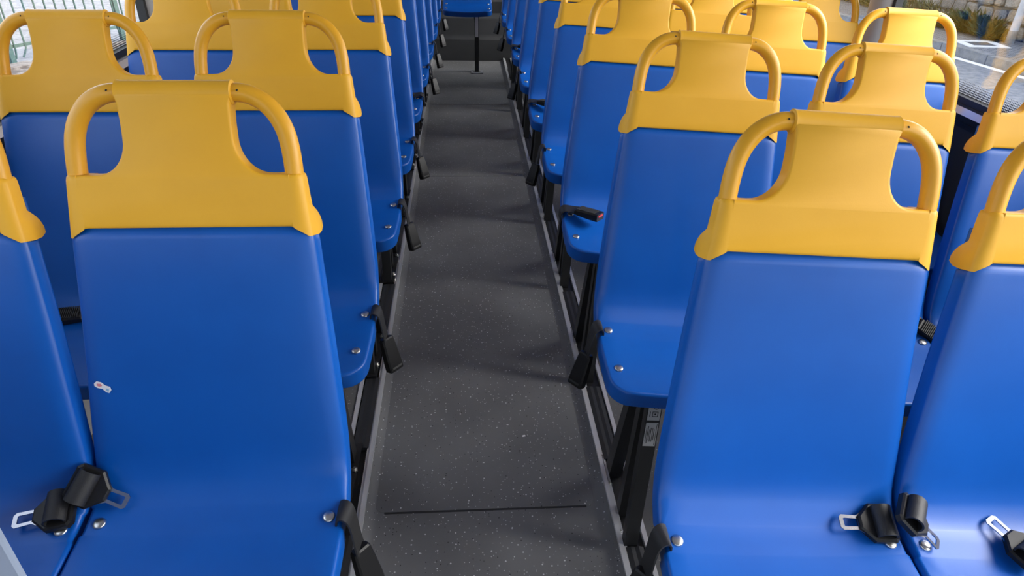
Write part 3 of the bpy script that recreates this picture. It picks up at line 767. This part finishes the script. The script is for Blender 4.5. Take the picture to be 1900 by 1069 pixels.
# ---- right side: street frame, origin on the white line, X away from the bus, Y along the street
d = Vector((-0.155, 0.988, 0)).normalized(); nrm_ = Vector((d.y, -d.x, 0))
ST = Matrix(((nrm_.x, d.x, 0, 8.55), (nrm_.y, d.y, 0, 11.0), (0, 0, 1, G), (0, 0, 0, 1)))
struct('road_line', mesh('road_line', *span(-0.07, 0.07, -12, 30, -0.002, 0.004), M['line']), ST)
pv = struct('pavement', mesh('pavement', *span(0.27, 1.75, -12, 30, -0.1, 0.148), M['paver']), ST)
KS = mesh('kerb_stone', *xf(rbox(0.16, 0.985, 0.17, 0.012, 2), T(0.185, 0, 0.067)), M['kerb'])
for k in range(-10, 26): add('kerb_stone', KS, pv, T(0, k * 0.995 + 0.42, random.Random(k).uniform(-0.004, 0.004)))
mh = bpy.data.objects.new('manhole_cover', None); COL.objects.link(mh); mh.matrix_world = ST @ T(0.73, 0.72, 0.15) @ Rz(-0.25)
mh['label'] = 'square drain cover with pale concrete surround set in the brick pavement'; mh['category'] = 'manhole cover'
add('surround', mesh('surround', *plate([(-.36, -.30), (.36, -.30), (.36, .30), (-.36, .30)], 0.02, [(-.21, -.17), (.21, -.17), (.21, .17), (-.21, .17)]), M['line']), mh)
add('lid', mesh('lid', *rbox(0.42, 0.34, 0.012, 0.01), M['iron']), mh, T(0, 0, -0.002))
po = bpy.data.objects.new('street_post', None); COL.objects.link(po); po.matrix_world = ST @ T(1.36, 0.74, 0.148)
po['label'] = 'pale round post standing on the pavement by the stone wall'; po['category'] = 'post'
add('pole', mesh('pole', *tube([(0, 0, 0), (0, 0, 0.22), (0, 0, 3.2)], 0.068, 20), M['post'], 40), po)
add('sleeve', mesh('sleeve', *tube([(0, 0, 0.0), (0, 0, 0.205), (0, 0, 0.215)], [0.074, 0.074, 0.069], 20), M['kerb'], 40), po)
# ---- dry stone wall, stone by stone
wl = struct('wall_street', mesh('wall_street', *span(1.72, 2.1, -9, 26, -0.1, 2.7), M['mortar']), ST)
rnd = random.Random(5)
def stone_mesh(k):
    r_ = random.Random(k); bm = bmesh.new()
    bmesh.ops.create_cube(bm, size=1.0)
    bmesh.ops.bevel(bm, geom=list(bm.edges), offset=0.16, segments=1, affect='EDGES', profile=0.6)
    for v in bm.verts: v.co += Vector((r_.uniform(-.05, .05), r_.uniform(-.05, .05), r_.uniform(-.06, .06)))
    me = bpy.data.meshes.new('stone'); bm.to_mesh(me); bm.free(); me.materials.append(STONES[k % 4]); return me
SM = [stone_mesh(k) for k in range(12)]
z = 0.14; n_st = 0
while z < 1.75:
    h = rnd.uniform(0.17, 0.30); y = -1.8
    while y < 11:
        wdt = rnd.uniform(0.2, 0.52)
        add('stone', SM[rnd.randrange(12)], wl, T(1.72 + rnd.uniform(-.02, .02), y + wdt / 2, z + h / 2 + rnd.uniform(-.015, .015)) @ Matrix.Diagonal((0.14, wdt - 0.025, h - 0.025, 1)))
        y += wdt; n_st += 1
    z += h
# ---- weeds along the foot of the wall
def clump(name, label, m, n, x0, x1, y0, y1, hmax, seed, wid, lean):
    r_ = random.Random(seed); V = []; F = []
    for _ in range(n):
        y = r_.uniform(y0, y1); x = r_.uniform(x0, x1); f = sin(pi * (y - y0) / (y1 - y0)) ** 0.5
        h = hmax * f * r_.uniform(0.35, 1.0); a = r_.uniform(0, 2 * pi); wv = Vector((cos(a), sin(a), 0)) * wid * r_.uniform(0.6, 1.3)
        tip = Vector((r_.uniform(-1, 0.0) * lean, r_.uniform(-1, 1) * lean, h)); b = Vector((x, y, 0)); k = len(V)
        z_ = r_.uniform(0, 0.6) * h
        b = b + Vector((tip.x * 0.3, tip.y * 0.3, z_))
        md = b + tip * 0.5 + Vector((0, 0, 0.12 * h))
        V += [b - wv * 0.4, b + wv * 0.4, md + wv, md - wv, b + tip]
        F += [(k, k + 1, k + 2, k + 3), (k + 3, k + 2, k + 4)]
    me = bpy.data.meshes.new(name); me.from_pydata([tuple(v) for v in V], [], F); me.update(); me.materials.append(m)
    return add(name, me, None, ST @ T(0, 0, 0.145), kind='stuff', label=label, category='weeds')
clump('leafy_weeds', 'dark green leafy weeds at the foot of the stone wall beside the post', M['leaf'], 1500, 1.25, 1.62, 0.98, 2.3, 0.32, 3, 0.024, 0.26)
clump('dry_grass', 'yellowish dry grass hanging over the foot of the stone wall', M['straw'], 600, 1.45, 1.62, 1.9, 4.6, 0.40, 4, 0.010, 0.34)
clump('verge_weeds', 'green weeds at the foot of the stone wall further along', M['leaf'], 800, 1.45, 1.62, 4.6, 8.0, 0.35, 6, 0.018, 0.12)
# ---- left side: pale yard, rough stone edging and a green bar fence
struct('yard_ground', mesh('yard_ground', *span(-40, -5.9, -6, 45, G - 0.1, G + 0.008), M['pale']))
fd = Vector((0.46, 0.89, 0)).normalized()
FM = Matrix(((fd.y, fd.x, 0, -6.44), (-fd.x, fd.y, 0, 10.37), (0, 0, 1, G), (0, 0, 0, 1)))
yd = struct('yard_strip', mesh('yard_strip', *span(-6, 0.45, -8, 12, -0.1, 0.012), M['pale']), FM)
ed = struct('yard_edging', mesh('yard_edging', *span(0.26, 0.95, -6, 9, -0.1, 0.03), M['brown']), FM)
for k in range(14):
    r_ = random.Random(40 + k); L = 0.95
    add('edging_stone', mesh('edging_stone', *xf(rbox(0.24, L, 0.08, 0.02, 2), T(0.32 + r_.uniform(-.02, .02), -5.4 + k * 1.0, 0.03 + r_.uniform(-.008, .008)) @ Rz(r_.uniform(-.02, .02))), M['brown']), ed)
fn = bpy.data.objects.new('bar_fence', None); COL.objects.link(fn); fn.matrix_world = FM
fn['label'] = 'dark green iron bar fence outside the left window'; fn['category'] = 'fence'
for y in (-3.7, -1.85, 0.0, 1.85, 3.7):
    add('fence_post', mesh('fence_post', *span(-0.035, 0.035, y - 0.035, y + 0.035, 0.0, 2.0), M['fence']), fn)
for zz in (0.24, 1.80): add('rail', mesh('rail', *span(-0.012, 0.012, -3.8, 4.6, zz - 0.022, zz + 0.022), M['fence']), fn)
for k in range(-22, 29):
    y = k * 0.155 + 0.08; r_ = random.Random(k + 99)
    bend = r_.uniform(-0.10, 0.10)
    path = [(0, y + bend, 0.07), (0.01, y + bend * 0.45, 0.13), (0.016, y, 0.20), (0.016, y, 1.0), (0.016, y, 1.95)]
    add('bar', mesh('bar', *tube(path, 0.0125, 8), M['fence'], 50), fn)
struct('wall_yard', mesh('wall_yard', *span(-34, -28, -30, 60, G, G + 6), M['mortar']))  # unseen slab added beyond the fence to block low sky light from the left
